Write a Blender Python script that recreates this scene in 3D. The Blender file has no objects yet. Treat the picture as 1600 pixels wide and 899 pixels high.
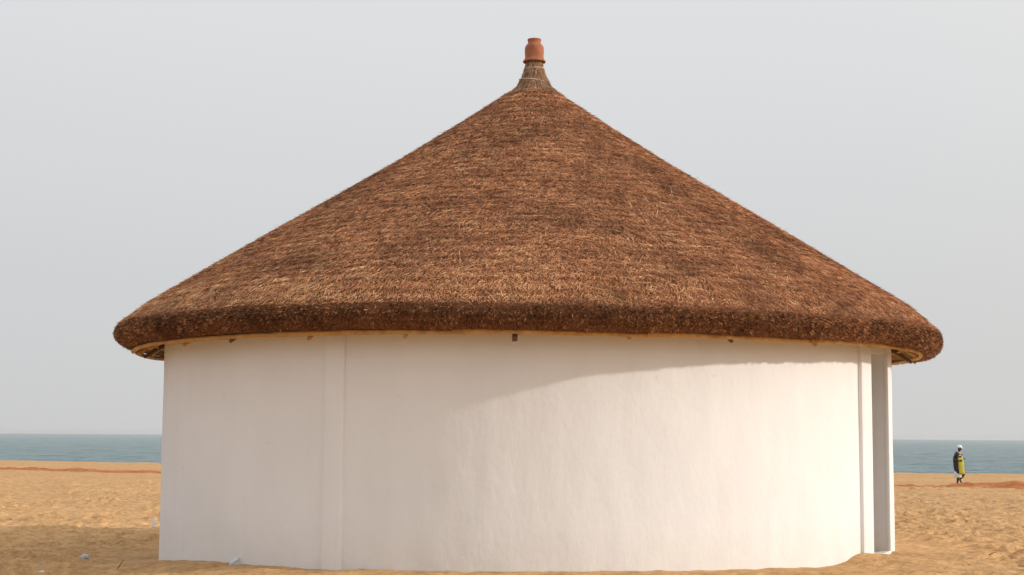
import bpy, bmesh, math, random
import numpy as np
from mathutils import Vector, Matrix
random.seed(7)
RNG = np.random.default_rng(11)
scn = bpy.context.scene
COL = scn.collection
R_ = math.radians

# ------------------------------------------------------------------ camera
EYE = 1.6
PITCH = math.atan(232/2390)
ROLL = R_(.39)
cam_d = bpy.data.cameras.new('camera'); cam = bpy.data.objects.new('camera', cam_d); COL.objects.link(cam)
cam_d.sensor_width = 36; cam_d.lens = 36*2390/1600
cam_d.clip_start = .1; cam_d.clip_end = 40000
cam.matrix_world = Matrix.Translation((0, 0, EYE)) @ Matrix.Rotation(R_(90)+PITCH, 4, 'X') @ Matrix.Rotation(ROLL, 4, 'Z')
scn.camera = cam

# ------------------------------------------------------------------ light
SUN_EL = R_(21)
SUN_AZ = R_(102)            # clockwise from +Y
sdir = Vector((math.sin(SUN_AZ)*math.cos(SUN_EL), math.cos(SUN_AZ)*math.cos(SUN_EL), math.sin(SUN_EL)))
sd = bpy.data.lights.new('sun', 'SUN'); sd.energy = 2.5; sd.angle = R_(1.4); sd.color = (1, .89, .78)
sun = bpy.data.objects.new('sun', sd); COL.objects.link(sun)
sun.rotation_euler = sdir.to_track_quat('Z', 'Y').to_euler()

w = bpy.data.worlds.new('World'); scn.world = w; w.use_nodes = True
nt = w.node_tree; nt.nodes.clear()
def WN(t, **k):
    n = nt.nodes.new(t)
    for a, b in k.items(): setattr(n, a, b)
    return n
out = WN('ShaderNodeOutputWorld'); bg = WN('ShaderNodeBackground'); bg.inputs[1].default_value = .1
sky = WN('ShaderNodeTexSky', sky_type='NISHITA', sun_disc=False, sun_elevation=SUN_EL, sun_rotation=SUN_AZ)
sky.dust_density = 6; sky.air_density = 1.0; sky.ozone_density = 1.0; sky.altitude = 0
tc = WN('ShaderNodeTexCoord'); sep = WN('ShaderNodeSeparateXYZ'); nt.links.new(tc.outputs['Generated'], sep.inputs[0])
rmp = WN('ShaderNodeValToRGB'); nt.links.new(sep.outputs['Z'], rmp.inputs[0])     # pale haze veil, a little denser low down
e = rmp.color_ramp.elements
e[0].position = 0; e[0].color = (.632, .632, .634, 1)
e[1].position = .34; e[1].color = (.775, .785, .800, 1)
k = e.new(.10); k.color = (.655, .660, .668, 1)
k = e.new(.20); k.color = (.703, .713, .728, 1)
mulh = WN('ShaderNodeVectorMath', operation='SCALE'); mulh.inputs['Scale'].default_value = 10.35
# hazy air is a little brighter towards the sun
dotn = WN('ShaderNodeVectorMath', operation='DOT_PRODUCT'); dotn.inputs[1].default_value = tuple(sdir); nt.links.new(tc.outputs['Generated'], dotn.inputs[0])
aur = WN('ShaderNodeValToRGB'); mra = WN('ShaderNodeMapRange'); mra.inputs['From Min'].default_value = -1; mra.inputs['From Max'].default_value = 1
nt.links.new(dotn.outputs['Value'], mra.inputs[0]); nt.links.new(mra.outputs[0], aur.inputs[0]); aur.color_ramp.interpolation = 'EASE'
q = aur.color_ramp.elements; q[0].position = 0; q[0].color = (.93, .94, .96, 1); q[1].position = 1; q[1].color = (1.75, 1.6, 1.4, 1)
q2 = q.new(.5); q2.color = (1, .998, .99, 1); q3 = q.new(.78); q3.color = (1.12, 1.08, 1.03, 1)
mulx = WN('ShaderNodeMix', data_type='RGBA', blend_type='MULTIPLY'); mulx.inputs['Factor'].default_value = 1
nt.links.new(rmp.outputs[0], mulx.inputs['A']); nt.links.new(aur.outputs[0], mulx.inputs['B']); nt.links.new(mulx.outputs['Result'], mulh.inputs[0])
mixw = WN('ShaderNodeMix', data_type='RGBA'); mixw.inputs['Factor'].default_value = .95
nt.links.new(sky.outputs[0], mixw.inputs['A']); nt.links.new(mulh.outputs[0], mixw.inputs['B'])
nt.links.new(mixw.outputs['Result'], bg.inputs[0]); nt.links.new(bg.outputs[0], out.inputs[0])

vs = scn.view_settings; vs.view_transform = 'Standard'; vs.look = 'None'; vs.exposure = 0; vs.gamma = 1
scn.render.engine = 'CYCLES'
scn.cycles.max_bounces = 6

HAZE = .00007
# ------------------------------------------------------------------ helpers
def tag(o, label=None, cat=None, group=None, kind=None):
    if label: o['label'] = label
    if cat: o['category'] = cat
    if group: o['group'] = group
    if kind: o['kind'] = kind
    return o

def empty(name, loc=(0, 0, 0)):
    o = bpy.data.objects.new(name, None); COL.objects.link(o); o.location = loc; o.empty_display_size = .2
    return o

def mesh_obj(name, V, F, mat, parent=None, smooth=False, loc=None):
    """V (n,3) array in world axes; F an (m,k) array or a list of faces. loc = origin to subtract."""
    me = bpy.data.meshes.new(name)
    V = np.asarray(V, dtype=np.float64)
    if loc is not None: V = V-np.array(loc)
    if isinstance(F, np.ndarray):
        m, kk = F.shape
        me.vertices.add(len(V)); me.vertices.foreach_set('co', V.astype(np.float32).ravel())
        me.loops.add(m*kk); me.loops.foreach_set('vertex_index', F.astype(np.int32).ravel())
        me.polygons.add(m); me.polygons.foreach_set('loop_start', np.arange(0, m*kk, kk, dtype=np.int32))
        me.polygons.foreach_set('loop_total', np.full(m, kk, dtype=np.int32))
        me.update(calc_edges=True)
    else:
        me.from_pydata([tuple(v) for v in V], [], F); me.update()
    me.polygons.foreach_set('use_smooth', [smooth]*len(me.polygons))
    o = bpy.data.objects.new(name, me); COL.objects.link(o)
    if mat: me.materials.append(mat)
    if loc is not None: o.location = loc
    if parent:
        o.parent = parent
        if loc is not None: o.location = Vector(loc)-parent.location
        else:
            me.vertices.foreach_set('co', (V-np.array(parent_world(parent))).astype(np.float32).ravel()); me.update()
    return o

def parent_world(p):
    v = Vector(p.location)
    while p.parent: p = p.parent; v = v+Vector(p.location)
    return v

def grid_faces(nu, nv, wrap_u=False):
    iu = np.arange(nu if wrap_u else nu-1); iv = np.arange(nv-1)
    A, B = np.meshgrid(iu, iv, indexing='ij')
    a = A*nv+B; b = ((A+1) % nu)*nv+B
    return np.stack([a, b, b+1, a+1], -1).reshape(-1, 4)

def hsh(i, j, k):
    i = i.astype(np.int64); j = j.astype(np.int64); k = k.astype(np.int64)
    h = (i*374761393+j*668265263+k*2147483647+1274126177) & 0xffffffff
    h = ((h ^ (h >> 13))*1274126177) & 0xffffffff
    h = ((h ^ (h >> 16))*2246822519) & 0xffffffff
    return ((h ^ (h >> 15)) & 0xffffff)/float(0xffffff)

def vnoise(x, y, z=0., oct=1, seed=0):
    x = np.asarray(x, float); y = np.asarray(y, float); z = np.zeros_like(x)+z
    s = np.zeros_like(x); a = 1.; tot = 0.
    for o in range(oct):
        X, Y, Z = x*2**o+17.3*o+seed*3.1, y*2**o+5.7*o+seed*7.7, z*2**o+seed
        i, j, kk = np.floor(X), np.floor(Y), np.floor(Z)
        u, v, t = X-i, Y-j, Z-kk
        u, v, t = u*u*(3-2*u), v*v*(3-2*v), t*t*(3-2*t)
        def c(a_, b_, c_): return hsh(i+a_, j+b_, kk+c_)
        n = ((c(0,0,0)*(1-u)+c(1,0,0)*u)*(1-v)+(c(0,1,0)*(1-u)+c(1,1,0)*u)*v)*(1-t) + \
            ((c(0,0,1)*(1-u)+c(1,0,1)*u)*(1-v)+(c(0,1,1)*(1-u)+c(1,1,1)*u)*v)*t
        s += a*(n*2-1); tot += a; a *= .5
    return s/tot

# ------------------------------------------------------------------ materials
class M:
    def __init__(s, name, base=(.5,.5,.5), rough=.8, spec=.3):
        s.m = bpy.data.materials.new(name); s.m.use_nodes = True; s.t = s.m.node_tree
        s.b = s.t.nodes['Principled BSDF']; s.out = s.t.nodes['Material Output']
        s.b.inputs['Base Color'].default_value = (*base, 1); s.b.inputs['Roughness'].default_value = rough
        s.b.inputs['Specular IOR Level'].default_value = spec
    def n(s, t, **k):
        n = s.t.nodes.new(t)
        for a, b in k.items(): setattr(n, a, b)
        return n
    def l(s, a, b): s.t.links.new(a, b)
    def coord(s, scale=(1,1,1), space='Object'):
        c = s.n('ShaderNodeTexCoord'); mp = s.n('ShaderNodeMapping'); mp.inputs['Scale'].default_value = scale
        s.l(c.outputs[space], mp.inputs[0]); return mp.outputs[0]
    def noise(s, scale, detail=4, vec=None, rough=.55):
        n = s.n('ShaderNodeTexNoise'); n.inputs['Scale'].default_value = scale; n.inputs['Detail'].default_value = detail
        n.inputs['Roughness'].default_value = rough
        s.l(vec if vec is not None else s.coord(), n.inputs['Vector']); return n.outputs['Fac']
    def ramp(s, fac, stops):
        r = s.n('ShaderNodeValToRGB'); s.l(fac, r.inputs[0]); e = r.color_ramp.elements
        while len(e) > 1: e.remove(e[-1])
        e[0].position = stops[0][0]; e[0].color = (*stops[0][1], 1) if len(stops[0][1]) == 3 else stops[0][1]
        for p, c in stops[1:]:
            q = e.new(p); q.color = (*c, 1)
        return r.outputs[0]
    def mix(s, f, a, b, blend='MIX'):
        n = s.n('ShaderNodeMix', data_type='RGBA', blend_type=blend)
        for sock, v in (('Factor', f), ('A', a), ('B', b)):
            if isinstance(v, (int, float)): n.inputs[sock].default_value = v
            elif isinstance(v, tuple): n.inputs[sock].default_value = (*v, 1)
            else: s.l(v, n.inputs[sock])
        return n.outputs['Result']
    def bump(s, h, dist, strength=1., prev=None):
        b = s.n('ShaderNodeBump'); b.inputs['Distance'].default_value = dist; b.inputs['Strength'].default_value = strength
        s.l(h, b.inputs['Height'])
        if prev is not None: s.l(prev, b.inputs['Normal'])
        s.l(b.outputs[0], s.b.inputs['Normal']); return b.outputs[0]
    def col(s, c): s.l(c, s.b.inputs['Base Color'])

def mat_simple(name, base, rough=.8, scale=8, var=.12, bump=0, bscale=40, spec=.3):
    m = M(name, base, rough, spec)
    lo = tuple(c*(1-var) for c in base); hi = tuple(min(1, c*(1+var)) for c in base)
    m.col(m.ramp(m.noise(scale), [(.3, lo), (.7, hi)]))
    if bump: m.bump(m.noise(bscale, 6), bump)
    return m.m

# plaster
m = M('white_plaster', rough=.85, spec=.2)
broad = m.ramp(m.noise(.9, 5), [(.3, (.79,.81,.835)), (.7, (.83,.85,.875))])
streak = m.noise(1, 5, m.coord((3.2, 3.2, .35)), .6)
c1 = m.mix(m.ramp(streak, [(.45, (0,0,0)), (.75, (.35,.35,.35))]), broad, (.76,.755,.755))
spots = m.ramp(m.noise(7, 3, rough=.4), [(.74, (0,0,0)), (.80, (.55,.55,.55))])
c2 = m.mix(spots, c1, (.68,.67,.66))
sepn = m.n('ShaderNodeSeparateXYZ'); m.l(m.coord(), sepn.inputs[0])
mr = m.n('ShaderNodeMapRange'); mr.inputs['From Min'].default_value = .05; mr.inputs['From Max'].default_value = .55
mr.inputs['To Min'].default_value = .5; mr.inputs['To Max'].default_value = 0
m.l(sepn.outputs['Z'], mr.inputs[0])
mm = m.n('ShaderNodeMath', operation='MULTIPLY'); m.l(mr.outputs[0], mm.inputs[0]); m.l(m.noise(5, 6), mm.inputs[1])
c3 = m.mix(mm.outputs[0], c2, (.66,.60,.53))        # sand splash on the foot of the wall
m.col(c3)
b1 = m.bump(m.noise(1.6, 3), .03, .4)
b2 = m.bump(m.noise(14, 6, m.coord((1, 1, .5))), .006, .6, b1)
m.bump(m.noise(70, 4), .002, .5, b2)
PLASTER = m.m

# sand
m = M('sand', rough=.9, spec=.15)
a = m.ramp(m.noise(.35, 5), [(.3, (.65,.395,.185)), (.7, (.74,.465,.228))])
g = m.ramp(m.noise(9, 6, rough=.7), [(.34, (.66,.63,.61)), (.60, (1,1,1))])
c = m.mix(1., a, g, 'MULTIPLY')
pt = m.ramp(m.noise(2.4, 6, rough=.7), [(.38, (.80,.765,.74)), (.55, (1,1,1))]); c = m.mix(1., c, pt, 'MULTIPLY')
fl = m.ramp(m.noise(26, 3, rough=.5), [(.70, (0,0,0)), (.76, (.7,.7,.7))])
c = m.mix(fl, c, (.16,.10,.06))                       # specks of dark debris
m.col(c)
b1 = m.bump(m.noise(4, 5, m.coord((1,1,1)), .6), .10, .75)
b2 = m.bump(m.noise(28, 6, rough=.65), .018, .7, b1)
m.bump(m.noise(160, 3), .004, .7, b2)
SAND = m.m

m = M('red_earth', rough=.9, spec=.1)
m.col(m.ramp(m.noise(2.2, 6, rough=.7), [(.3, (.34,.115,.040)), (.52, (.48,.19,.07)), (.72, (.60,.31,.13))]))
m.bump(m.noise(6, 6, rough=.7), .08, .8)
RED = m.m

# sea
m = M('sea_water', rough=.18, spec=.5)
m.b.inputs['IOR'].default_value = 1.33
m.col(m.ramp(m.noise(.05, 8, m.coord((1, 2.6, 1)), .75), [(.35, (.020,.095,.125)), (.65, (.100,.225,.235))]))  # light and dark of the ripples painted into the water colour
b1 = m.bump(m.noise(.12, 6, m.coord((1, 2.2, 1)), .7), 1.6, 1.)
m.bump(m.noise(.9, 6, m.coord((1, 2, 1)), .7), .30, 1., b1)
SEA = m.m

# thatch: strands carry their own tint (which strand is pale, which is dark), patches vary over the roof
def thatch_mat(name, dark, mid, light, patch=True):
    m = M(name, rough=.75, spec=.25)
    at = m.n('ShaderNodeAttribute', attribute_name='tint')
    c = m.ramp(at.outputs['Fac'], [(0, dark), (.45, mid), (.86, light), (1, tuple(min(1, x*1.5) for x in light))])
    if patch:
        p = m.ramp(m.noise(1.1, 5, m.coord((1,1,1.6)), .65), [(.34, (.62,.60,.58)), (.52, (1,1,1)), (.72, (1.0,1.0,1.0))])
        c = m.mix(1., c, p, 'MULTIPLY')
        p2 = m.ramp(m.noise(7, 4, m.coord((1,1,3)), .6), [(.3, (.72,.70,.68)), (.55, (1,1,1))])
        c = m.mix(1., c, p2, 'MULTIPLY')
    m.col(c)
    return m.m
TH_TOP = thatch_mat('thatch_strand', (.13,.052,.025), (.57,.240,.110), (.92,.52,.27))
TH_EDGE = thatch_mat('thatch_cut_end', (.045,.020,.010), (.25,.105,.046), (.66,.36,.18))  # brown of the cut ends, darkened further with the edge's shade painted in
TH_NECK = thatch_mat('thatch_neck_strand', (.14,.08,.045), (.34,.20,.12), (.50,.33,.21), False)
m = M('thatch_core', rough=.95, spec=.1)
m.col(m.ramp(m.noise(30, 6, rough=.7), [(.35, (.09,.04,.02)), (.6, (.30,.135,.068))]))
m.bump(m.noise(40, 6, rough=.7), .03)
TH_CORE = m.m
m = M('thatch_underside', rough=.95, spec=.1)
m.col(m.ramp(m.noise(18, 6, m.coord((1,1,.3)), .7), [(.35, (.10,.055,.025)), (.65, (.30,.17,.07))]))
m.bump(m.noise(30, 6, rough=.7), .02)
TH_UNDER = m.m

m = M('peeled_pole', rough=.6, spec=.35)
m.col(m.ramp(m.noise(5, 6, m.coord((1,1,1)), .7), [(.3, (.30,.15,.045)), (.55, (.52,.29,.09)), (.75, (.66,.40,.15))]))
m.bump(m.noise(25, 4), .004)
POLE = m.m
DARKWOOD = mat_simple('dark_pole', (.14,.08,.04), .8, 12, .3, .004)
TERRA = None
m = M('terracotta', rough=.72, spec=.3)
m.col(m.mix(m.ramp(m.noise(9, 5), [(.42, (0,0,0)), (.7, (.8,.8,.8))]), (.37,.135,.066), (.24,.09,.048)))
m.bump(m.noise(1, 4, m.coord((4,4,60))), .004, .7)
TERRA = m.m
STRING = mat_simple('pale_string', (.62,.55,.46))
WHITEP = mat_simple('white_painted_concrete', (.80,.77,.73), .8, 12, .05, .004, 30)

# ------------------------------------------------------------------ ground
HC = np.array([.239, 23.499])       # hut centre
RW = 5.43                           # wall radius
PW = np.array([[-180,-.12],[-120,-.25],[-90,-.26],[-76,-.225],[-66,-.13],[-56.6,-.07],[-47,-.017],[-44.2,-.02],[-42.6,-.062],[-41.0,-.017],[-36,-.012],
      [-27.8,-.017],[-24,-.009],[-22,.012],[-10,.017],[1.6,.032],[13.7,.034],[27,.018],[38,0],[42,-.012],[45,-.008],[47.4,.006],[49.2,.034],[51,.082],[53,.115],[56.5,.076],[61,.045],
      [65.5,.062],[70.6,.026],[80,.0],[110,-.02],[180,-.12]])
def smooth(a, b, x):
    t = np.clip((x-a)/(b-a), 0, 1); return t*t*(3-2*t)
SH0 = np.array([31., 93.]); SHD = np.array([-76.9, 44.])/math.hypot(76.9, 44.)     # beach crest line
SHN = np.array([-SHD[1], SHD[0]]); SHN = SHN if SHN[1] > 0 else -SHN               # towards the sea
RD0 = np.array([20., 59.7])
def ground_base(x, y):
    x = np.asarray(x, float); y = np.asarray(y, float)
    h = -.0085*np.clip(y-24, 0, 200)
    h = h-.25*smooth(-1.8, -5.6, x)*smooth(60, 26, y)
    s = (x-SH0[0])*SHN[0]+(y-SH0[1])*SHN[1]
    h = h+.10*np.exp(-((s+4)/7)**2)
    h = np.where(s > 0, h-s*.10-.04*np.clip(s, 0, 6)**1.0*.5, h)
    h = np.maximum(h, -9)
    h = h+.07*vnoise(x*.22, y*.22, 0, 2, 1)+.035*vnoise(x*.9, y*.9, 0, 3, 2)*smooth(.0, 1., np.abs(np.hypot(x-HC[0], y-HC[1])-RW))
    # sand level against the wall, read along its foot
    dx, dy = x-HC[0], y-HC[1]; r = np.hypot(dx, dy); ph = np.degrees(np.arctan2(dx, -dy))
    zw = np.interp(ph, PW[:, 0], PW[:, 1])
    zw = zw+.014*vnoise(ph*.55, 0*ph, 0, 3, 81)+.02*smooth(.1, .5, r-RW)*np.exp(-((ph-52)/5)**2)
    rr = np.abs(r-RW)
    k = np.exp(-(rr/.9)**2)
    return h*(1-k)+zw*k
PRINTS = []
def make_prints():
    P = []
    for _ in range(6500):                                  # scattered trampling
        y = 14+62*random.random()**1.5
        x = random.uniform(-.40, .40)*y*1.05
        P.append((x, y, random.uniform(0, math.pi), random.uniform(.10, .30), random.uniform(.06, .14), random.uniform(.04, .105)))
    for _ in range(26):                                    # lines of footsteps
        y0 = random.uniform(18, 55); x0 = random.uniform(-.38, .38)*y0; a = random.uniform(-.5, .5)+(math.pi if random.random() < .5 else 0)
        for s in range(22):
            a += random.uniform(-.08, .08)
            x0 += math.cos(a)*.62; y0 += math.sin(a)*.62
            sx = .13*(-1)**s
            P.append((x0-math.sin(a)*sx, y0+math.cos(a)*sx, a, .19, .09, .06))
    return P
def build_ground():
    def axis(neg, a, b, step, pos, g=1.07):
        c = list(np.arange(a, b, step)); s = step; v = c[-1]
        while v < pos: s *= g; v += s; c.append(v)
        s = step; v = c[0]; L = []
        while v > neg: s *= g; v -= s; L.append(v)
        return np.array(L[::-1]+c)
    xs = axis(-6000, -13.5, 13.5, .055, 3000, 1.022)
    ys = []
    v = 15.; s = .05
    while v < 7000:
        ys.append(v)
        s = .05 if v < 34 else min(s*1.014, 400) if v < 120 else s*1.06
        v += s
    L = []; v = 15.; s = .06
    while v > -3000: s *= 1.12; v -= s; L.append(v)
    ys = np.array(L[::-1]+ys)
    X, Y = np.meshgrid(xs, ys, indexing='ij')
    Z = ground_base(X, Y)
    for (px, py, a, l, wd, d) in make_prints():
        dr = abs(math.hypot(px-HC[0], py-HC[1])-RW)
        if dr < .6: continue
        dd = d*min(1, (dr-.5)/1.4)*(1 if py > 19 else .5)
        e_ = l*1.9
        i0, i1 = np.searchsorted(xs, [px-e_, px+e_]); j0, j1 = np.searchsorted(ys, [py-e_, py+e_])
        if i1-i0 < 2 or j1-j0 < 2: continue
        x = X[i0:i1, j0:j1]-px; y = Y[i0:i1, j0:j1]-py
        u = (x*math.cos(a)+y*math.sin(a))/l; v_ = (-x*math.sin(a)+y*math.cos(a))/wd
        q = u*u+v_*v_
        Z[i0:i1, j0:j1] += dd*(-np.exp(-q*1.6)+.42*np.exp(-((np.sqrt(q)-1.35)/.42)**2))
    near = np.exp(-np.clip(Y-30, 0, None)/60)*(np.abs(X) < 60)
    fr = np.abs(np.hypot(X-HC[0], Y-HC[1])-RW)
    amp = smooth(.02, .7, fr)*.8+.2
    Z += near*amp*(.020*vnoise(X*2.3, Y*2.3, 0, 2, 5)+.009*vnoise(X*8, Y*8, 0, 2, 6))
    V = np.stack([X, Y, Z], -1).reshape(-1, 3)
    o = mesh_obj('sand_beach', V, grid_faces(len(xs), len(ys)), SAND, smooth=True)
    tag(o, kind='structure')
    return xs, ys, Z
GX, GY, GZ = build_ground()
def gz(x, y):
    i = min(max(np.searchsorted(GX, x)-1, 0), len(GX)-2); j = min(max(np.searchsorted(GY, y)-1, 0), len(GY)-2)
    u = (x-GX[i])/(GX[i+1]-GX[i]); v = (y-GY[j])/(GY[j+1]-GY[j])
    return float((GZ[i, j]*(1-u)+GZ[i+1, j]*u)*(1-v)+(GZ[i, j+1]*(1-u)+GZ[i+1, j+1]*u)*v)

# ridge of red earth running across the beach
def build_ridge():
    L = np.arange(-40, 130, .18); W = np.linspace(-2.4, 2.4, 25)
    A, B = np.meshgrid(L, W, indexing='ij')
    wob = .8*vnoise(A*.05, A*0, 0, 2, 9)
    X = RD0[0]+SHD[0]*A+SHN[0]*(B+wob); Y = RD0[1]+SHD[1]*A+SHN[1]*(B+wob)
    base = ground_base(X, Y)
    amp = np.interp(A, [-40, -8, 0.5, 1.8, 3.2, 9, 30, 130], [.24, .24, .22, .19, .08, .09, .13, .20])
    prof = np.exp(-(B/1.0)**2)
    h = amp*prof*(1+.5*vnoise(A*.55, B*.8, 0, 3, 12))+.09*vnoise(A*2.2, B*2.2, 0, 2, 13)*prof-.05+.02*np.abs(vnoise(A*1.3, B*1.5, 0, 2, 14))
    Z = base+h-.10*(1-np.exp(-((np.abs(B)-2.4)/.5)**2*0))*np.clip(np.abs(B)-1.8, 0, 1)
    o = mesh_obj('red_earth_ridge', np.stack([X, Y, Z], -1).reshape(-1, 3), grid_faces(len(L), len(W)), RED, smooth=True)
    tag(o, kind='structure')
build_ridge()

# ------------------------------------------------------------------ sea
SEA_Z = -3.4
def build_sea():
    r = [60.]
    while r[-1] < 8800: r.append(r[-1]*1.0038 if r[-1] < 1500 else r[-1]*1.012)
    r = np.array(r); th = np.radians(np.concatenate([np.linspace(-75, -24, 40), np.linspace(-23.8, 23.8, 420), np.linspace(24, 85, 50)]))
    T, RR = np.meshgrid(th, r, indexing='ij')
    X = RR*np.sin(T); Y = RR*np.cos(T)
    u = X*SHD[0]+Y*SHD[1]; v = X*SHN[0]+Y*SHN[1]
    fade = np.exp(-RR/2500)
    Z = SEA_Z+fade*(.42*vnoise(u*.10, v*.16, 0, 3, 21)+.12*vnoise(u*.35, v*.5, 0, 2, 22))
    o = mesh_obj('sea', np.stack([X, Y, Z], -1).reshape(-1, 3), grid_faces(len(th), len(r)), SEA, smooth=True)
    tag(o, kind='structure')
build_sea()

# ------------------------------------------------------------------ hut
hut = empty('round_hut', (HC[0], HC[1], 0))
tag(hut, 'round white plastered hut under a conical brown thatched roof', 'hut')
def pol(r, ph):      # ph degrees from the side towards the camera, positive to the right
    a = np.radians(ph); return HC[0]+r*np.sin(a), HC[1]-r*np.cos(a)

WALL_B, WALL_T, WALL_IN = -.55, 3.12, RW-.36
DOOR0, DOOR1, DOOR_T = 57.0, 66.4, 2.765
def arc_block(name, ph0, ph1, r0, r1, z0, z1, mat, parent, step=1.0, nz=1, wob=0., bev=0.):
    """solid piece of ring wall between two angles, closed on all sides"""
    n = max(2, int(abs(ph1-ph0)/step)+1); P = np.linspace(ph0, ph1, n); Z = np.linspace(z0, z1, nz+1)
    def sheet(r, amp):
        PP, ZZ = np.meshgrid(P, Z, indexing='ij')
        rr = r+amp*(.5*vnoise(PP*.12, ZZ*.7, 0, 2, 31)+.25*vnoise(PP*.6, ZZ*1.6, 0, 2, 32))
        x, y = pol(rr, PP); return np.stack([x, y, ZZ], -1).reshape(-1, 3)
    Vo, Vi = sheet(r1, wob), sheet(r0, 0)
    Fo = grid_faces(n, nz+1); N = len(Vo)
    F = [tuple(f) for f in Fo]+[tuple(int(i)+N for i in f[::-1]) for f in Fo]
    m_ = nz+1
    for i in range(n-1):
        a, b = i*m_+nz, (i+1)*m_+nz; F.append((a, b, b+N, a+N))
        a, b = i*m_, (i+1)*m_; F.append((b, a, a+N, b+N))
    for j in range(nz):
        a, b = j, j+1; F.append((a, b, b+N, a+N))
        a, b = (n-1)*m_+j, (n-1)*m_+j+1; F.append((b, a, a+N, b+N))
    o = mesh_obj(name, np.vstack([Vo, Vi]), [tuple(int(q) for q in f) for f in F], mat, parent)
    bm = bmesh.new(); bm.from_mesh(o.data); bmesh.ops.recalc_face_normals(bm, faces=bm.faces[:])
    if bev:
        es = [e_ for e_ in bm.edges if len(e_.link_faces) == 2 and e_.calc_face_angle(0) > 1.]
        bmesh.ops.bevel(bm, geom=es, offset=bev, segments=2, profile=.5, affect='EDGES', clamp_overlap=True)
    bm.to_mesh(o.data); bm.free()
    o.data.polygons.foreach_set('use_smooth', [True]*len(o.data.polygons))
    o.data.set_sharp_from_angle(angle=R_(35))
    return o
arc_block('wall', DOOR1, DOOR0+360, WALL_IN, RW, WALL_B, WALL_T, PLASTER, hut, .75, 22, .022)
arc_block('door_lintel', DOOR0-.0, DOOR1+.0, WALL_IN+.01, RW-.02, DOOR_T, WALL_T-.02, PLASTER, hut, .75, 3, .0)
def pilaster(a, b, proud, lab=None):
    o = arc_block('pilaster', a, b, RW-.05, RW+proud+.008, WALL_B, WALL_T-.03, PLASTER, hut, .75, 22, .004, .024)
    if lab: o['label'] = lab
pilaster(-27.5, -24.45, .036)
pilaster(53.3, DOOR0+.03, .040)
pilaster(DOOR1-.03, 69.6, .028)
pilaster(150, 153, .036); pilaster(-120, -117, .036)

# door step, drifted over
V = []
for k_ in (0, 1):
    for (r, p, zt) in ((RW-.30, 57.6, .030), (RW+.05, 57.9, .040), (RW+.10, 63.4, .088), (RW-.20, 65.0, .045)):
        x, y = pol(r, p); V.append((x, y, zt if k_ else -.25))
st = mesh_obj('door_step', V, [(0,3,2,1), (4,5,6,7), (0,1,5,4), (1,2,6,5), (2,3,7,6), (3,0,4,7)], WHITEP, hut)
bv = st.modifiers.new('b', 'BEVEL'); bv.width = .012; bv.segments = 2

# --- roof section (r, z): crest to eave, round the cut edge, back along the underside
RE = 6.17
TOP = np.array([[.24, 7.10], [.27, 7.02], [.34, 6.95], [.50, 6.83], [.8, 6.62], [1.2, 6.34], [2.15, 5.70], [3.15, 5.07], [4.15, 4.445], [5.15, 3.81], [5.7, 3.46], [5.95, 3.235], [6.09, 3.115]])
EDGE = np.array([[6.13, 3.065], [6.15, 3.00], [6.125, 2.93], [6.05, 2.865], [5.95, 2.825], [5.82, 2.815]])
def resample(P, n, smooth_=False):
    d = np.r_[0, np.cumsum(np.hypot(*np.diff(P, axis=0).T))]; t = np.linspace(0, d[-1], n)
    return np.stack([np.interp(t, d, P[:, 0]), np.interp(t, d, P[:, 1])], -1)
def lean(x, y, z):      # the top of the roof stands a hand to the right of the wall's centre
    k = np.clip((z-3)/4, 0, 1.2); return x+.075*k, y, z
def roof_wobble(r, ph, z):
    k = smooth(1.0, 5.9, r)
    dz = k*(.030*vnoise(ph*.035, r*.25, 0, 2, 41)+.012*vnoise(ph*.20, r*1.5, 0, 2, 42))
    e_ = smooth(5.6, 6.1, r)
    dz = dz-e_*.025*np.sin(np.radians(ph))+e_*(.014*vnoise(ph*.13, 0*r, 0, 2, 43))
    sph = np.sin(np.radians(ph)); dz = dz+e_*.035*sph**4
    dz = dz-smooth(5.86, 5.95, r)*smooth(3.08, 2.95, z)*(.065*smooth(45, 85, ph)+.03*smooth(-55, -85, ph))*smooth(150, 110, np.abs(ph))
    dr = e_*(.030*vnoise(ph*.16, z*1.5, 0, 3, 44))
    return r+dr, z+dz
def roof_xyz(r, ph, z, off=0.):
    r2, z2 = roof_wobble(r, ph, z)
    # courses: each layer of thatch ends in a slight step
    x, y = pol(r2, ph)
    return lean(x, y, z2)
def course(rr): return ((rr/.155) % 1.0)
def build_core():
    sec = np.vstack([resample(TOP, 90), resample(np.vstack([TOP[-1:], EDGE]), 14)[1:]])
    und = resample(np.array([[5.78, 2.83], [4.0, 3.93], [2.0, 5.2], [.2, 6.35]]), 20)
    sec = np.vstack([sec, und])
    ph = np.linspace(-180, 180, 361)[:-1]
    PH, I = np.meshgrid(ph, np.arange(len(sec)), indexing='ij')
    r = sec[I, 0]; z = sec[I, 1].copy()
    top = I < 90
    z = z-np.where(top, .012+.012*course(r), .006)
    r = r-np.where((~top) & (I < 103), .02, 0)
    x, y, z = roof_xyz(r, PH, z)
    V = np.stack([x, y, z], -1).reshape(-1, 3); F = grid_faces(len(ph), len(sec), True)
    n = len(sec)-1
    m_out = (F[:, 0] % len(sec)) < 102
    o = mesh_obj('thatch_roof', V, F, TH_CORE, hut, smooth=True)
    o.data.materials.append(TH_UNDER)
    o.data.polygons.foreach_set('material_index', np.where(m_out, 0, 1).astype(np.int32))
    return o
roof = build_core()

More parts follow.
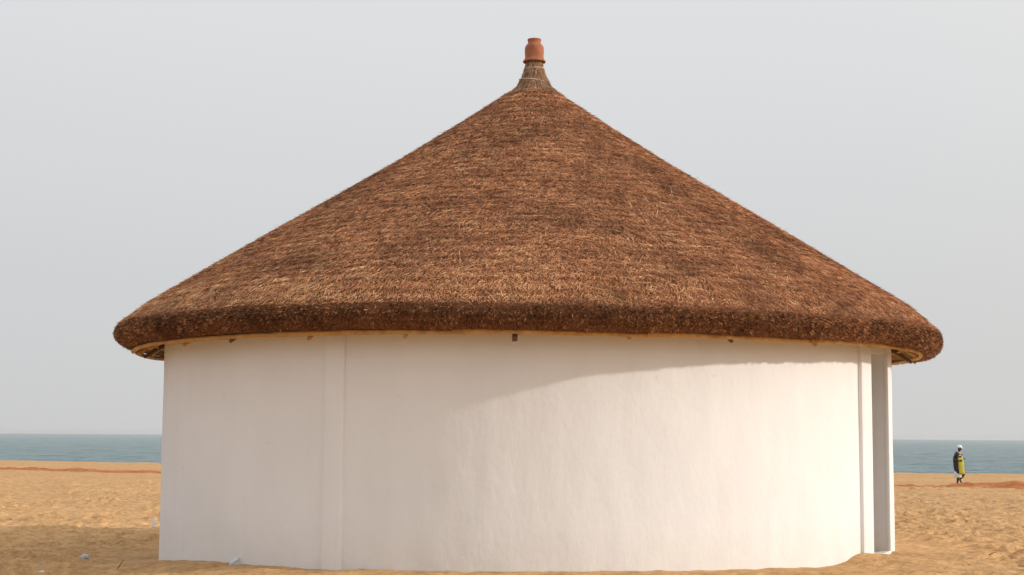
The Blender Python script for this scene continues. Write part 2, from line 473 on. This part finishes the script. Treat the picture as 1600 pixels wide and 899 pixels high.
def strands(name, base, direc, nrm, L, W, tint, mat, parent, bend=0.):
    """thin flat strands: base (n,3) start, direc unit along, nrm unit face normal"""
    n = len(base)
    side = np.cross(direc, nrm); side /= np.linalg.norm(side, axis=1)[:, None]+1e-9
    tip = base+direc*L[:, None]+nrm*bend*L[:, None]
    s = side*W[:, None]*.5
    V = np.stack([base-s, base+s, tip+s*.35, tip-s*.35], 1).reshape(-1, 3)
    F = np.arange(4*n).reshape(n, 4)
    o = mesh_obj(name, V, F, mat, parent)
    at = o.data.attributes.new('tint', 'FLOAT', 'FACE'); at.data.foreach_set('value', tint.astype(np.float32))
    o['kind'] = 'stuff'
    return o
def nrmz(v): return v/(np.linalg.norm(v, axis=1)[:, None]+1e-9)

def top_frame(r, ph):
    z = np.interp(r, TOP[:, 0], TOP[:, 1]); dz = (np.interp(r+.05, TOP[:, 0], TOP[:, 1])-np.interp(r-.05, TOP[:, 0], TOP[:, 1]))/.10
    x, y, zz = roof_xyz(r, ph, z); a = np.radians(ph)
    rad = np.stack([np.sin(a), -np.cos(a), 0*a], -1)
    down = nrmz(rad+np.stack([0*a, 0*a, dz], -1)); tan = np.stack([np.cos(a), np.sin(a), 0*a], -1)
    nn = nrmz(np.cross(tan, down)); nn = np.where(nn[:, 2:3] < 0, -nn, nn)
    return np.stack([x, y, zz], -1), down, tan, nn

def build_top_strands():
    n = 420000
    r = np.sqrt(RNG.uniform(.35**2, 6.085**2, n))
    front = RNG.random(n) < .80
    ph = np.where(front, RNG.uniform(-102, 102, n), RNG.uniform(102, 258, n))
    P, dn, tn, nn = top_frame(r, ph)
    ang = RNG.normal(0, .55, n)
    d = dn*np.cos(ang)[:, None]+tn*np.sin(ang)[:, None]
    lift = np.abs(RNG.normal(0.05, .14, n))
    c = course(r+.02*vnoise(ph*.4, r*0, 0, 2, 50))
    stick = (RNG.random(n) < .010)
    lift = np.where(stick, RNG.uniform(.3, .9, n), lift)
    d = nrmz(d+nn*lift[:, None])
    fn = nrmz(nn+.40*RNG.normal(0, 1, (n, 3)))
    L = RNG.uniform(.04, .11, n)*np.where(r > 5.9, .6, 1); W = RNG.uniform(.0035, .0085, n)
    P = P+nn*(RNG.uniform(-.014, .012, n)+.010*c)[:, None]
    patch = .5+.5*vnoise(P[:, 0]*2.2, P[:, 1]*2.2, P[:, 2]*5, 3, 51)
    band = .5+.5*vnoise(ph*.10, r*6.0, 0, 2, 52)
    fine = .5+.5*vnoise(P[:, 0]*9, P[:, 1]*9, P[:, 2]*14, 2, 53)
    t = .43+.38*(patch-.5)+.07*smooth(50, -60, ph)-.10*(c > .82)+.16*(band-.5)+.50*(fine-.5)+RNG.normal(0, .20, n)+.16*smooth(5.2, 6., r)*smooth(40, -30, ph)
    t = np.clip(t, 0, 1)
    strands('thatch_strands', P, d, fn, L, W, t, TH_TOP, roof)
    # long pale stalks lying loose on the slope
    n = 900
    r = np.sqrt(RNG.uniform(.8**2, 6.0**2, n)); ph = RNG.uniform(-130, 130, n); P, dn, tn, nn = top_frame(r, ph)
    ang = RNG.uniform(-1.5, 1.5, n)*np.sign(RNG.normal(0, 1, n)); d = nrmz(dn*np.cos(ang)[:, None]+tn*np.sin(ang)[:, None]+nn*RNG.uniform(-.02, .10, n)[:, None])
    strands('loose_stalks', P+nn*.014, d, nn, RNG.uniform(.12, .45, n), RNG.uniform(.004, .007, n), RNG.uniform(.6, 1, n), TH_TOP, roof)
build_top_strands()

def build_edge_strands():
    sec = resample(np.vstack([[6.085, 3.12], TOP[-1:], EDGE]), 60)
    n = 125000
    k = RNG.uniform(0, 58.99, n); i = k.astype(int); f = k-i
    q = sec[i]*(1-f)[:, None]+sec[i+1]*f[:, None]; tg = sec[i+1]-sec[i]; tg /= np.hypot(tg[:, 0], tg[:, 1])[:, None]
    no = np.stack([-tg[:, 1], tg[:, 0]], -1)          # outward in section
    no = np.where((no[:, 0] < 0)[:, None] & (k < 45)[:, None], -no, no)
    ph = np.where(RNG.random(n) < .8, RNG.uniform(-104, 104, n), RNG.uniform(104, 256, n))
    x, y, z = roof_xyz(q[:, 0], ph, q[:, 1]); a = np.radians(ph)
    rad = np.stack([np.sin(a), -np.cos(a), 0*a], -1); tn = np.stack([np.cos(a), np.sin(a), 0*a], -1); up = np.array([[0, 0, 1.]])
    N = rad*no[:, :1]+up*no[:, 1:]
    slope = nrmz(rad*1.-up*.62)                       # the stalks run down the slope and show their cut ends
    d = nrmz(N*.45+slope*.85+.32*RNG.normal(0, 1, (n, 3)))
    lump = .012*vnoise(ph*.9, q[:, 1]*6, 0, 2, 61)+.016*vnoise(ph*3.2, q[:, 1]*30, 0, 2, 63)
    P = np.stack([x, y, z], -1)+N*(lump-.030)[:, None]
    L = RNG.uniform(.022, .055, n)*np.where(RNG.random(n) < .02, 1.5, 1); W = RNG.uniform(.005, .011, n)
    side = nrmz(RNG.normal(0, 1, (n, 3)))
    t = np.clip(.42+.26*vnoise(ph*.35, q[:, 1]*5, 0, 3, 62)+.62*vnoise(ph*3.2, q[:, 1]*30, 0, 2, 63)+RNG.normal(0, .30, n)-.10*smooth(60, -40, ph), 0, 1)  # shade put into the tint: darker in hollows and towards the left
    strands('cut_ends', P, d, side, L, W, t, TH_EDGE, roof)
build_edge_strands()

# --- neck of bound thatch carrying the pot
AX, AY = .325, HC[1]
NECK = np.array([[.125, 7.46], [.128, 7.40], [.15, 7.30], [.185, 7.20], [.225, 7.11], [.27, 7.03], [.36, 6.945], [.46, 6.87]])
def lathe(name, prof, mat, parent, n=40, cx=AX, cy=AY, loc=None, close=True):
    a = np.linspace(0, 2*math.pi, n+1)[:-1]
    A, I = np.meshgrid(a, np.arange(len(prof)), indexing='ij')
    V = np.stack([cx+prof[I, 0]*np.cos(A), cy+prof[I, 0]*np.sin(A), prof[I, 1]], -1).reshape(-1, 3)
    o = mesh_obj(name, V, grid_faces(n, len(prof), True), mat, parent, smooth=True, loc=loc)
    bm = bmesh.new(); bm.from_mesh(o.data); bmesh.ops.recalc_face_normals(bm, faces=bm.faces[:]); bm.to_mesh(o.data); bm.free()
    return o
neck = lathe('thatch_neck', resample(NECK, 24)-np.array([[.006, 0]]), TH_CORE, hut, 48)
def neck_strands():
    n = 5200
    k = RNG.uniform(0, 1, n); P2 = resample(NECK, 100); i = (k*97).astype(int); q = P2[i]; tg = P2[i+1]-P2[i]; tg /= np.hypot(tg[:, 0], tg[:, 1])[:, None]
    a = RNG.uniform(0, 2*math.pi, n); rad = np.stack([np.cos(a), np.sin(a), 0*a], -1); tn = np.stack([-np.sin(a), np.cos(a), 0*a], -1)
    d = rad*tg[:, :1]+np.array([[0, 0, 1.]])*tg[:, 1:]; N = nrmz(np.cross(tn, d)); N = np.where((np.sum(N*rad, 1) < 0)[:, None], -N, N)
    d = nrmz(d+.10*RNG.normal(0, 1, (n, 3))+N*.04)
    P = np.array([[AX, AY, 0]])+rad*q[:, :1]+np.array([[0, 0, 1.]])*q[:, 1:]+N*RNG.uniform(-.003, .006, n)[:, None]
    t = np.clip(.5+RNG.normal(0, .25, n), 0, 1)
    strands('neck_strands', P, d, nrmz(N+.4*RNG.normal(0, 1, (n, 3))), RNG.uniform(.05, .12, n), RNG.uniform(.004, .008, n), t, TH_NECK, neck)
neck_strands()
def torus(name, R, r, z, mat, parent, tilt=(0, 0), n=48, m_=8, wob=0):
    a = np.linspace(0, 2*math.pi, n+1)[:-1]; b = np.linspace(0, 2*math.pi, m_+1)[:-1]
    A, B = np.meshgrid(a, b, indexing='ij')
    RR = R+wob*np.sin(3*A)+r*np.cos(B)
    V = np.stack([AX+RR*np.cos(A), AY+RR*np.sin(A), z+r*np.sin(B)+RR*(np.cos(A)*tilt[0]+np.sin(A)*tilt[1])], -1).reshape(-1, 3)
    F = []
    for i in range(n):
        for j in range(m_): F.append((i*m_+j, ((i+1) % n)*m_+j, ((i+1) % n)*m_+(j+1) % m_, i*m_+(j+1) % m_))
    return mesh_obj(name, V, F, mat, parent, smooth=True)
torus('string_binding', .156, .006, 7.315, STRING, neck, (.05, .02))
torus('string_binding', .232, .007, 7.118, STRING, neck, (-.14, .06), wob=.006)

# the upturned clay pot on the tip
POT = np.array([[.100, 7.785], [.107, 7.792], [.108, 7.775], [.100, 7.755], [.099, 7.735], [.112, 7.712], [.133, 7.690], [.147, 7.660], [.151, 7.620],
                [.149, 7.570], [.145, 7.520], [.148, 7.490], [.156, 7.470], [.172, 7.448], [.180, 7.435], [.176, 7.424], [.160, 7.425], [.140, 7.440]])
INN = np.array([[.125, 7.50], [.128, 7.66], [.085, 7.72], [.084, 7.775]])
pr = np.vstack([POT, INN, POT[:1]])
pot = lathe('clay_pot', pr, TERRA, None, 48, loc=(AX, AY, 7.42))
tag(pot, 'terracotta clay pot upturned on the tip of the thatched roof', 'pot')

# --- timber under the eave
def tube_path(name, pts, rad, mat, parent, m_=8, taper=None):
    pts = [Vector(p) for p in pts]; V = []; F = []
    for i, p in enumerate(pts):
        t = (pts[min(i+1, len(pts)-1)]-pts[max(i-1, 0)]).normalized()
        u = t.cross(Vector((0, 0, 1)));  u = u.normalized() if u.length > .01 else Vector((1, 0, 0)); v = t.cross(u)
        r = rad if taper is None else rad*taper[i]
        for j in range(m_):
            b = 2*math.pi*(j+(.5 if m_ == 4 else 0))/m_; V.append(p+u*math.cos(b)*r+v*math.sin(b)*r)
    for i in range(len(pts)-1):
        for j in range(m_): F.append((i*m_+j, i*m_+(j+1) % m_, (i+1)*m_+(j+1) % m_, (i+1)*m_+j))
    F.append(tuple(range(m_))[::-1]); F.append(tuple((len(pts)-1)*m_+j for j in range(m_)))
    return mesh_obj(name, [tuple(v) for v in V], F, mat, parent, smooth=True)
def under_z(r): return 2.83+(5.78-r)*.622
def batten_ring(r, n, rad, zoff, ph_off):
    for i in range(n):
        a0 = ph_off+i*360/n-1.2; a1 = ph_off+(i+1)*360/n+1.6
        pts = []; tp = []
        for j in range(9):
            t = j/8; ph = a0+(a1-a0)*t
            rr = r-.03*(t-.5)+random.uniform(-.004, .004)
            x, y = pol(rr, ph); pts.append((x, y, under_z(r)+zoff+.012*math.sin(t*3+i)+random.uniform(-.004, .004))); tp.append(1.12-.3*t)
        tube_path('eave_pole' if r > 5.7 else 'batten', pts, rad, POLE, hut, 8, tp)
batten_ring(5.86, 16, .031, .014, 37)
batten_ring(5.62, 14, .020, -.02, 5)
RAFTERS = [-40, -27.3, -14.8, -2.0, 11.2, 24.0, 37.0]
RAFTERS += [49.5+12.4*i for i in range(22)]
for i, ph in enumerate(RAFTERS):
    big = abs(ph+2) < .1
    r0 = (5.835 if abs(ph-60) > 20 else 5.77)+random.uniform(-.01, .01) if not big else 5.87
    pts = []
    for r in ((r0, 5.3, 4.4, 3.2, 1.9, .5)):
        x, y = pol(r, ph); pts.append((x, y, under_z(r)-(.052 if not big else .062)))
    o = tube_path('rafter', pts, .030 if not big else .052, POLE if i % 5 and not big else DARKWOOD, hut, 8 if not big else 4, [.8, 1, 1, 1, .9, .8])
    if big: o['label'] = 'dark square cut rafter end'; o.data.polygons.foreach_set('use_smooth', [False]*len(o.data.polygons))
# slack diagonal laths seen under the right and left ends of the eave
for ph, dp in ((72, 6), (80, -7), (88, 8), (97, -6), (-74, 7), (-83, -6), (-92, 7), (105, 6)):
    x0, y0 = pol(5.84, ph); x1, y1 = pol(5.2, ph+dp)
    tube_path('lath', [(x0, y0, under_z(5.84)-.01), (x1, y1, under_z(5.2)-.05)], .014, POLE, hut, 6)

# ------------------------------------------------------------------ things on the sand
BLUEP = mat_simple('blue_plastic', (.10, .30, .58), .4, 20, .1)
m = M('thin_plastic', (.62, .70, .76), .3, .5); m.b.inputs['Transmission Weight'].default_value = .25; THINP = m.m
CLEAR = M('clear_plastic', (.80, .86, .88), .2, .5); CLEAR.b.inputs['Transmission Weight'].default_value = .15; CLEAR = CLEAR.m
PAPER = mat_simple('paper_white', (.78, .78, .76), .8, 20, .06)
def crumple(name, loc, sx, sy, sz, mat, label, cat, seed, rz=0):
    bm = bmesh.new(); bmesh.ops.create_icosphere(bm, subdivisions=3, radius=1)
    for v in bm.verts:
        p = v.co.copy(); n = float(vnoise(np.array([p.x*2.2]), np.array([p.y*2.2]), p.z*2.2, 3, seed)[0])
        q = p*(1+.55*n); v.co = Vector((q.x*sx, q.y*sy, q.z*sz))
    me = bpy.data.meshes.new(name); bm.to_mesh(me); bm.free(); me.materials.append(mat)
    o = bpy.data.objects.new(name, me); COL.objects.link(o); o.location = loc; o.rotation_euler = (0, 0, rz)
    tag(o, label, cat); return o
def place(px, py):
    """point of the sand seen at a pixel of the 1600x899 photograph (used once, to read positions off)"""
    a, b = px-800, py-449.5; c, s = math.cos(ROLL), math.sin(ROLL); a, b = a*c+b*s, -a*s+b*c
    u = -b/2390; x = a/2390
    d = Vector((x, math.cos(PITCH)-u*math.sin(PITCH), math.sin(PITCH)+u*math.cos(PITCH)))
    t = 12.
    while t < 200:
        p = Vector((0, 0, EYE))+d*t
        if p.z < gz(p.x, p.y): return p
        t += .02
    return Vector((0, 0, EYE))+d*20
p = place(132, 873); bag = crumple('plastic_bag', (p.x, p.y, gz(p.x, p.y)+.022), .062, .05, .034, THINP, 'crumpled pale blue plastic bag lying on the shaded sand', 'litter', 71)
p = place(65, 895); crumple('paper_scrap', (p.x, p.y, gz(p.x, p.y)+.008), .045, .03, .014, PAPER, 'small white scrap of paper at the bottom left on the sand', 'litter', 73, .4)
# white marker stake beside the left foot of the wall
p = place(239, 824)
bm = bmesh.new(); bmesh.ops.create_cube(bm, size=1)
bmesh.ops.scale(bm, vec=(.075, .05, .32), verts=bm.verts); bmesh.ops.translate(bm, vec=(0, 0, .02), verts=bm.verts)
bmesh.ops.bevel(bm, geom=bm.edges[:], offset=.006, segments=2, affect='EDGES')
for v in bm.verts:
    if v.co.z > .1: v.co.z += v.co.x*.25
me = bpy.data.meshes.new('marker_stake'); bm.to_mesh(me); bm.free(); me.materials.append(WHITEP)
o = bpy.data.objects.new('marker_stake', me); COL.objects.link(o); o.location = (p.x, p.y, gz(p.x, p.y)); o.rotation_euler = (0, R_(14), R_(42))
tag(o, 'short white stake leaning in the sand left of the hut', 'stake')
# bottle with a blue cap stuck in the hollow at the foot of the wall
x, y = pol(RW+.08, -42.4)
bot = empty('plastic_bottle', (x, y, gz(x, y)+.055)); bot.rotation_euler = (R_(-6), R_(232), 0); bot.scale = (.85,)*3
tag(bot, 'clear plastic bottle with blue cap in the hollow against the wall', 'bottle')
def lathe_local(name, prof, mat, parent, n=20):
    V = []; F = []; k_ = len(prof)
    for i in range(n):
        a = 2*math.pi*i/n
        for r, z in prof: V.append((r*math.cos(a), r*math.sin(a), z))
    for i in range(n):
        for j in range(k_-1): F.append((i*k_+j, ((i+1) % n)*k_+j, ((i+1) % n)*k_+j+1, i*k_+j+1))
    me = bpy.data.meshes.new(name); me.from_pydata(V, [], F); me.materials.append(mat); me.polygons.foreach_set('use_smooth', [True]*len(F))
    o = bpy.data.objects.new(name, me); COL.objects.link(o); o.parent = parent; return o
lathe_local('bottle_body', [(0, -.10), (.026, -.10), (.030, -.09), (.030, -.05), (.027, -.03), (.030, -.01), (.030, .03), (.012, .065), (.012, .078)], CLEAR, bot)
lathe_local('bottle_cap', [(.014, .064), (.0155, .066), (.0155, .083), (.0, .085)], BLUEP, bot)
# twigs and stalks blown on to the sand
TWIG = mat_simple('dry_twig', (.13, .075, .04), .8, 20, .3)
for i, (px, py, L, a, lab) in enumerate(((183, 889, .20, 1.1, 'thin dark twig sticking up from the shaded sand at the left'), (20, 872, .22, .2, 'thin dark stalk lying on the sand at the left border'),
        (1545, 868, .16, .3, 'short dark twig on the sunlit sand at the lower right'))):
    p = place(px, py); g = gz(p.x, p.y)
    up = .5 if i == 0 else .06
    q = Vector((p.x+L*math.cos(a)*.8, p.y+L*math.sin(a)*.3, g+.01+L*up)); mid = (Vector((p.x, p.y, g))+q)/2+Vector((.01, 0, .015))
    o = tube_path('twig', [(p.x, p.y, g-.01), tuple(mid), tuple(q)], .006, TWIG, None, 6, [1, .8, .4])
    me = o.data
    for v in me.vertices: v.co -= Vector((p.x, p.y, g))
    o.location = (p.x, p.y, g)
    tag(o, lab, 'twig')

# ------------------------------------------------------------------ person
SKIN = mat_simple('dark_skin', (.050, .028, .020), .5, 10, .15, spec=.4)
CAPM = mat_simple('white_cap_cloth', (.80, .80, .82), .8, 10, .04)
m = M('patterned_blouse', rough=.85); 
m.col(m.ramp(m.noise(9, 2, rough=.3), [(.46, (.035,.030,.055)), (.53, (.62,.55,.42)), (.58, (.66,.50,.54)), (.64, (.06,.05,.08))])); BLOUSE = m.m
WRAPM = M('lime_wrap_cloth', rough=.85); WRAPM.col(WRAPM.ramp(WRAPM.noise(6, 4), [(.35, (.36,.38,.03)), (.65, (.50,.46,.06))])); WRAPM.bump(WRAPM.noise(1, 3, WRAPM.coord((20, 20, 3))), .02); WRAPM = WRAPM.m
DARKM = mat_simple('dark_navy_cloth', (.035, .030, .050), .85, 8, .2)
SKIRTM = mat_simple('pale_underskirt', (.62, .72, .74), .85, 10, .08)
def person(px_, py_):
    z0 = gz(px_, py_)
    root = empty('person', (px_, py_, z0)); tag(root, 'person in white cap, patterned top and lime green wrap walking along the beach', 'person')
    # local: +x is the way they face, +y away from the camera, z up; height 1.64
    J = {}; E = []
    def j(n, p, r, par=None):
        J[n] = (p, r if isinstance(r, tuple) else (r, r)); 
        if par: E.append((par, n))
    j('pel', (0, 0, .90), (.15, .12)); j('waist', (.00, 0, 1.03), (.13, .105), 'pel'); j('chest', (.02, 0, 1.22), (.145, .11), 'waist')
    j('shc', (.02, 0, 1.34), (.11, .085), 'chest'); j('neck', (.045, 0, 1.41), .052, 'shc'); j('jaw', (.075, 0, 1.475), (.062, .066), 'neck')
    j('head', (.075, 0, 1.545), (.090, .076), 'jaw'); j('crown', (.065, 0, 1.61), (.066, .060), 'head')
    # near arm: elbow back, hand forward at the chest; far arm the same
    for s, nm in ((-1, 'n'), (1, 'f')):
        j('sh'+nm, (.01, s*.165, 1.335), .055, 'shc'); j('el'+nm, (-.17, s*.22, 1.09) if s < 0 else (-.02, s*.22, 1.08), .040, 'sh'+nm)
        j('wr'+nm, (.06, s*.19, 1.03) if s < 0 else (.19, s*.16, 1.10), .026, 'el'+nm)
        wx, wy, wz = J['wr'+nm][0]
        j('pa'+nm, (wx+.055, wy+.01*-s, wz+.012), (.026, .036), 'wr'+nm)
        for k_, (dy, dz, L) in enumerate(((-.028, .020, .055), (-.010, .024, .066), (.010, .020, .062), (.028, .010, .05))):
            j('f%d%s' % (k_, nm), (wx+.095, wy+dy, wz+.012+dz*.4), .0095, 'pa'+nm); j('g%d%s' % (k_, nm), (wx+.095+L*.6, wy+dy, wz-.012+dz*.4), .0075, 'f%d%s' % (k_, nm))
        j('t'+nm, (wx+.05, wy+.01, wz+.052), .0105, 'pa'+nm); j('u'+nm, (wx+.08, wy+.008, wz+.07), .008, 't'+nm)
    # standing leg (near), stepping leg (far, knee raised forward)
    j('hn', (.0, -.09, .86), .088, 'pel'); j('kn', (.02, -.09, .47), .056, 'hn'); j('cn', (-.01, -.09, .33), .064, 'kn'); j('an', (-.055, -.09, .09), .034, 'cn')
    j('bn', (.03, -.09, .035), (.038, .024), 'an'); j('on', (.10, -.09, .028), (.034, .016), 'bn')
    j('hf', (.02, .09, .86), .088, 'pel'); j('kf', (.25, .09, .53), .058, 'hf'); j('cf', (.20, .09, .42), .054, 'kf'); j('af', (.07, .09, .27), .036, 'cf')
    j('bf', (.10, .09, .19), (.038, .024), 'af'); j('of', (.14, .09, .13), (.034, .016), 'bf')
    names = list(J); idx = {n: i for i, n in enumerate(names)}
    me = bpy.data.meshes.new('body'); me.from_pydata([J[n][0] for n in names], [(idx[a], idx[b]) for a, b in E], [])
    bo = bpy.data.objects.new('body', me); COL.objects.link(bo); bo.parent = root; me.materials.append(SKIN)
    sk = bo.modifiers.new('skin', 'SKIN'); sk.use_smooth_shade = True
    sv = me.skin_vertices[0].data
    for n in names: sv[idx[n]].radius = J[n][1]
    sv[idx['pel']].use_root = True
    ss = bo.modifiers.new('sub', 'SUBSURF'); ss.levels = 2; ss.render_levels = 2
    def loft(name, rings, mat, n=28, th=.008, folds=0.):
        V = []; F = []
        for k_, (cx, cy, z, rx, ry) in enumerate(rings):
            for i in range(n):
                a = 2*math.pi*i/n; q = 1+folds*math.sin(a*7+k_*.3)*(k_/len(rings))
                V.append((cx+rx*q*math.cos(a), cy+ry*q*math.sin(a), z))
        for k_ in range(len(rings)-1):
            for i in range(n): F.append((k_*n+i, k_*n+(i+1) % n, (k_+1)*n+(i+1) % n, (k_+1)*n+i))
        me = bpy.data.meshes.new(name); me.from_pydata(V, [], F); me.materials.append(mat); me.polygons.foreach_set('use_smooth', [True]*len(F))
        o = bpy.data.objects.new(name, me); COL.objects.link(o); o.parent = root
        so = o.modifiers.new('so', 'SOLIDIFY'); so.thickness = th
        return o
    loft('blouse', [(.03, 0, 1.405, .085, .085), (.025, 0, 1.37, .13, .17), (.02, 0, 1.30, .165, .205), (.02, 0, 1.20, .175, .185), (.01, 0, 1.08, .17, .165), (0, 0, 1.00, .18, .17)], BLOUSE)
    for s in (-1, 1):     # sleeves
        ex, ey, ez = (-.17, s*.22, 1.09) if s < 0 else (-.02, s*.22, 1.08)
        a = Vector((.01, s*.15, 1.345)); b = Vector((ex, ey, ez)); b = a+(b-a)*.72
        t = (b-a).normalized(); u = t.cross(Vector((0, 1, 0))).normalized(); v = t.cross(u); V = []; F = []
        for k_, (f, r) in enumerate(((0, .075), (.4, .080), (1, .078))):
            for i in range(16):
                an = 2*math.pi*i/16; V.append(tuple(a+(b-a)*f+u*math.cos(an)*r+v*math.sin(an)*r))
        for k_ in range(2):
            for i in range(16): F.append((k_*16+i, k_*16+(i+1) % 16, (k_+1)*16+(i+1) % 16, (k_+1)*16+i))
        me = bpy.data.meshes.new('sleeve'); me.from_pydata(V, [], F); me.materials.append(DARKM if s < 0 else BLOUSE); me.polygons.foreach_set('use_smooth', [True]*len(F))
        o = bpy.data.objects.new('sleeve', me); COL.objects.link(o); o.parent = root; so = o.modifiers.new('so', 'SOLIDIFY'); so.thickness = .008
    # wrap: lime cloth round front and far side, dark lining cloth over the back
    loft('wrap', [(.02, 0, 1.17, .180, .180), (.03, 0, 1.05, .190, .185), (.04, 0, .90, .185, .185), (.045, 0, .74, .185, .185), (.06, 0, .60, .18, .175), (.065, 0, .49, .19, .175)], WRAPM, folds=.05)
    def dark_panel():
        V = []; F = []; rings = [(.015, 1.19, .19, .193), (.02, 1.05, .205, .195), (.03, .90, .202, .197), (.035, .74, .198, .195), (.05, .62, .185, .187), (.055, .52, .18, .18)]
        n = 14
        for (cx, z, rx, ry) in rings:
            for i in range(n):
                a = math.radians(108+(262-108)*i/(n-1)); V.append((cx+rx*math.cos(a), ry*math.sin(a), z))
        for k_ in range(len(rings)-1):
            for i in range(n-1): F.append((k_*n+i, k_*n+i+1, (k_+1)*n+i+1, (k_+1)*n+i))
        me = bpy.data.meshes.new('dark_cloth'); me.from_pydata(V, [], F); me.materials.append(DARKM); me.polygons.foreach_set('use_smooth', [True]*len(F))
        o = bpy.data.objects.new('dark_cloth', me); COL.objects.link(o); o.parent = root; so = o.modifiers.new('so', 'SOLIDIFY'); so.thickness = .01
    dark_panel()
    loft('underskirt', [(.0, 0, .60, .15, .155), (.0, 0, .50, .15, .16), (-.01, 0, .40, .14, .155), (-.01, 0, .355, .135, .15)], SKIRTM, folds=.05)
    # cap: dome and peak
    V = []; F = []; n = 20
    for k_, (z, r) in enumerate(((1.565, .104), (1.60, .106), (1.635, .098), (1.662, .076), (1.676, .045), (1.68, .004))):
        for i in range(n):
            a = 2*math.pi*i/n; V.append((.065+r*1.08*math.cos(a), r*.95*math.sin(a), z))
    for k_ in range(5):
        for i in range(n): F.append((k_*n+i, k_*n+(i+1) % n, (k_+1)*n+(i+1) % n, (k_+1)*n+i))
    b0 = len(V)
    for i in range(9):
        a = math.radians(-55+110*i/8); V.append((.065+.110*math.cos(a), .098*math.sin(a), 1.568)); V.append((.075+.175*math.cos(a)*(.82+.18*math.cos(a)), .095*math.sin(a), 1.555))
    for i in range(8): F.append((b0+2*i, b0+2*i+1, b0+2*i+3, b0+2*i+2))
    me = bpy.data.meshes.new('cap'); me.from_pydata(V, [], F); me.materials.append(CAPM); me.polygons.foreach_set('use_smooth', [True]*len(F))
    o = bpy.data.objects.new('cap', me); COL.objects.link(o); o.parent = root; so = o.modifiers.new('so', 'SOLIDIFY'); so.thickness = .006
    # face: nose, eyes, lips, ears
    def blob(name, p_, s_, mat):
        bm = bmesh.new(); bmesh.ops.create_icosphere(bm, subdivisions=2, radius=1); bmesh.ops.scale(bm, vec=s_, verts=bm.verts)
        me = bpy.data.meshes.new(name); bm.to_mesh(me); bm.free(); me.materials.append(mat); o = bpy.data.objects.new(name, me); COL.objects.link(o); o.parent = root; o.location = p_
    blob('nose', (.160, 0, 1.515), (.018, .014, .022), SKIN)
    for s in (-1, 1):
        blob('eye', (.148, s*.030, 1.538), (.010, .013, .009), CAPM); blob('ear', (.065, s*.078, 1.525), (.018, .010, .030), SKIN)
    blob('mouth', (.148, 0, 1.478), (.012, .024, .008), SKIN)
    root.rotation_euler = (0, 0, R_(-12))
person(18.36, 63.2)

# ------------------------------------------------------------------ sea haze
hm = bpy.data.materials.new('haze_air'); hm.use_nodes = True; ht = hm.node_tree; ht.nodes.remove(ht.nodes['Principled BSDF'])
pv = ht.nodes.new('ShaderNodeVolumePrincipled'); pv.inputs['Color'].default_value = (.92, .94, .97, 1); pv.inputs['Density'].default_value = HAZE
pv.inputs['Anisotropy'].default_value = .2
ht.links.new(pv.outputs[0], ht.nodes['Material Output'].inputs['Volume'])
a, z0, z1 = 9300., -10.2, 8.8
V = [(x, y, z) for z in (z0, z1) for x, y in ((-a, -a), (a, -a), (a, a), (-a, a))]
hz = mesh_obj('haze', V, [(0,3,2,1), (4,5,6,7), (0,1,5,4), (1,2,6,5), (2,3,7,6), (3,0,4,7)], hm)
tag(hz, kind='stuff')
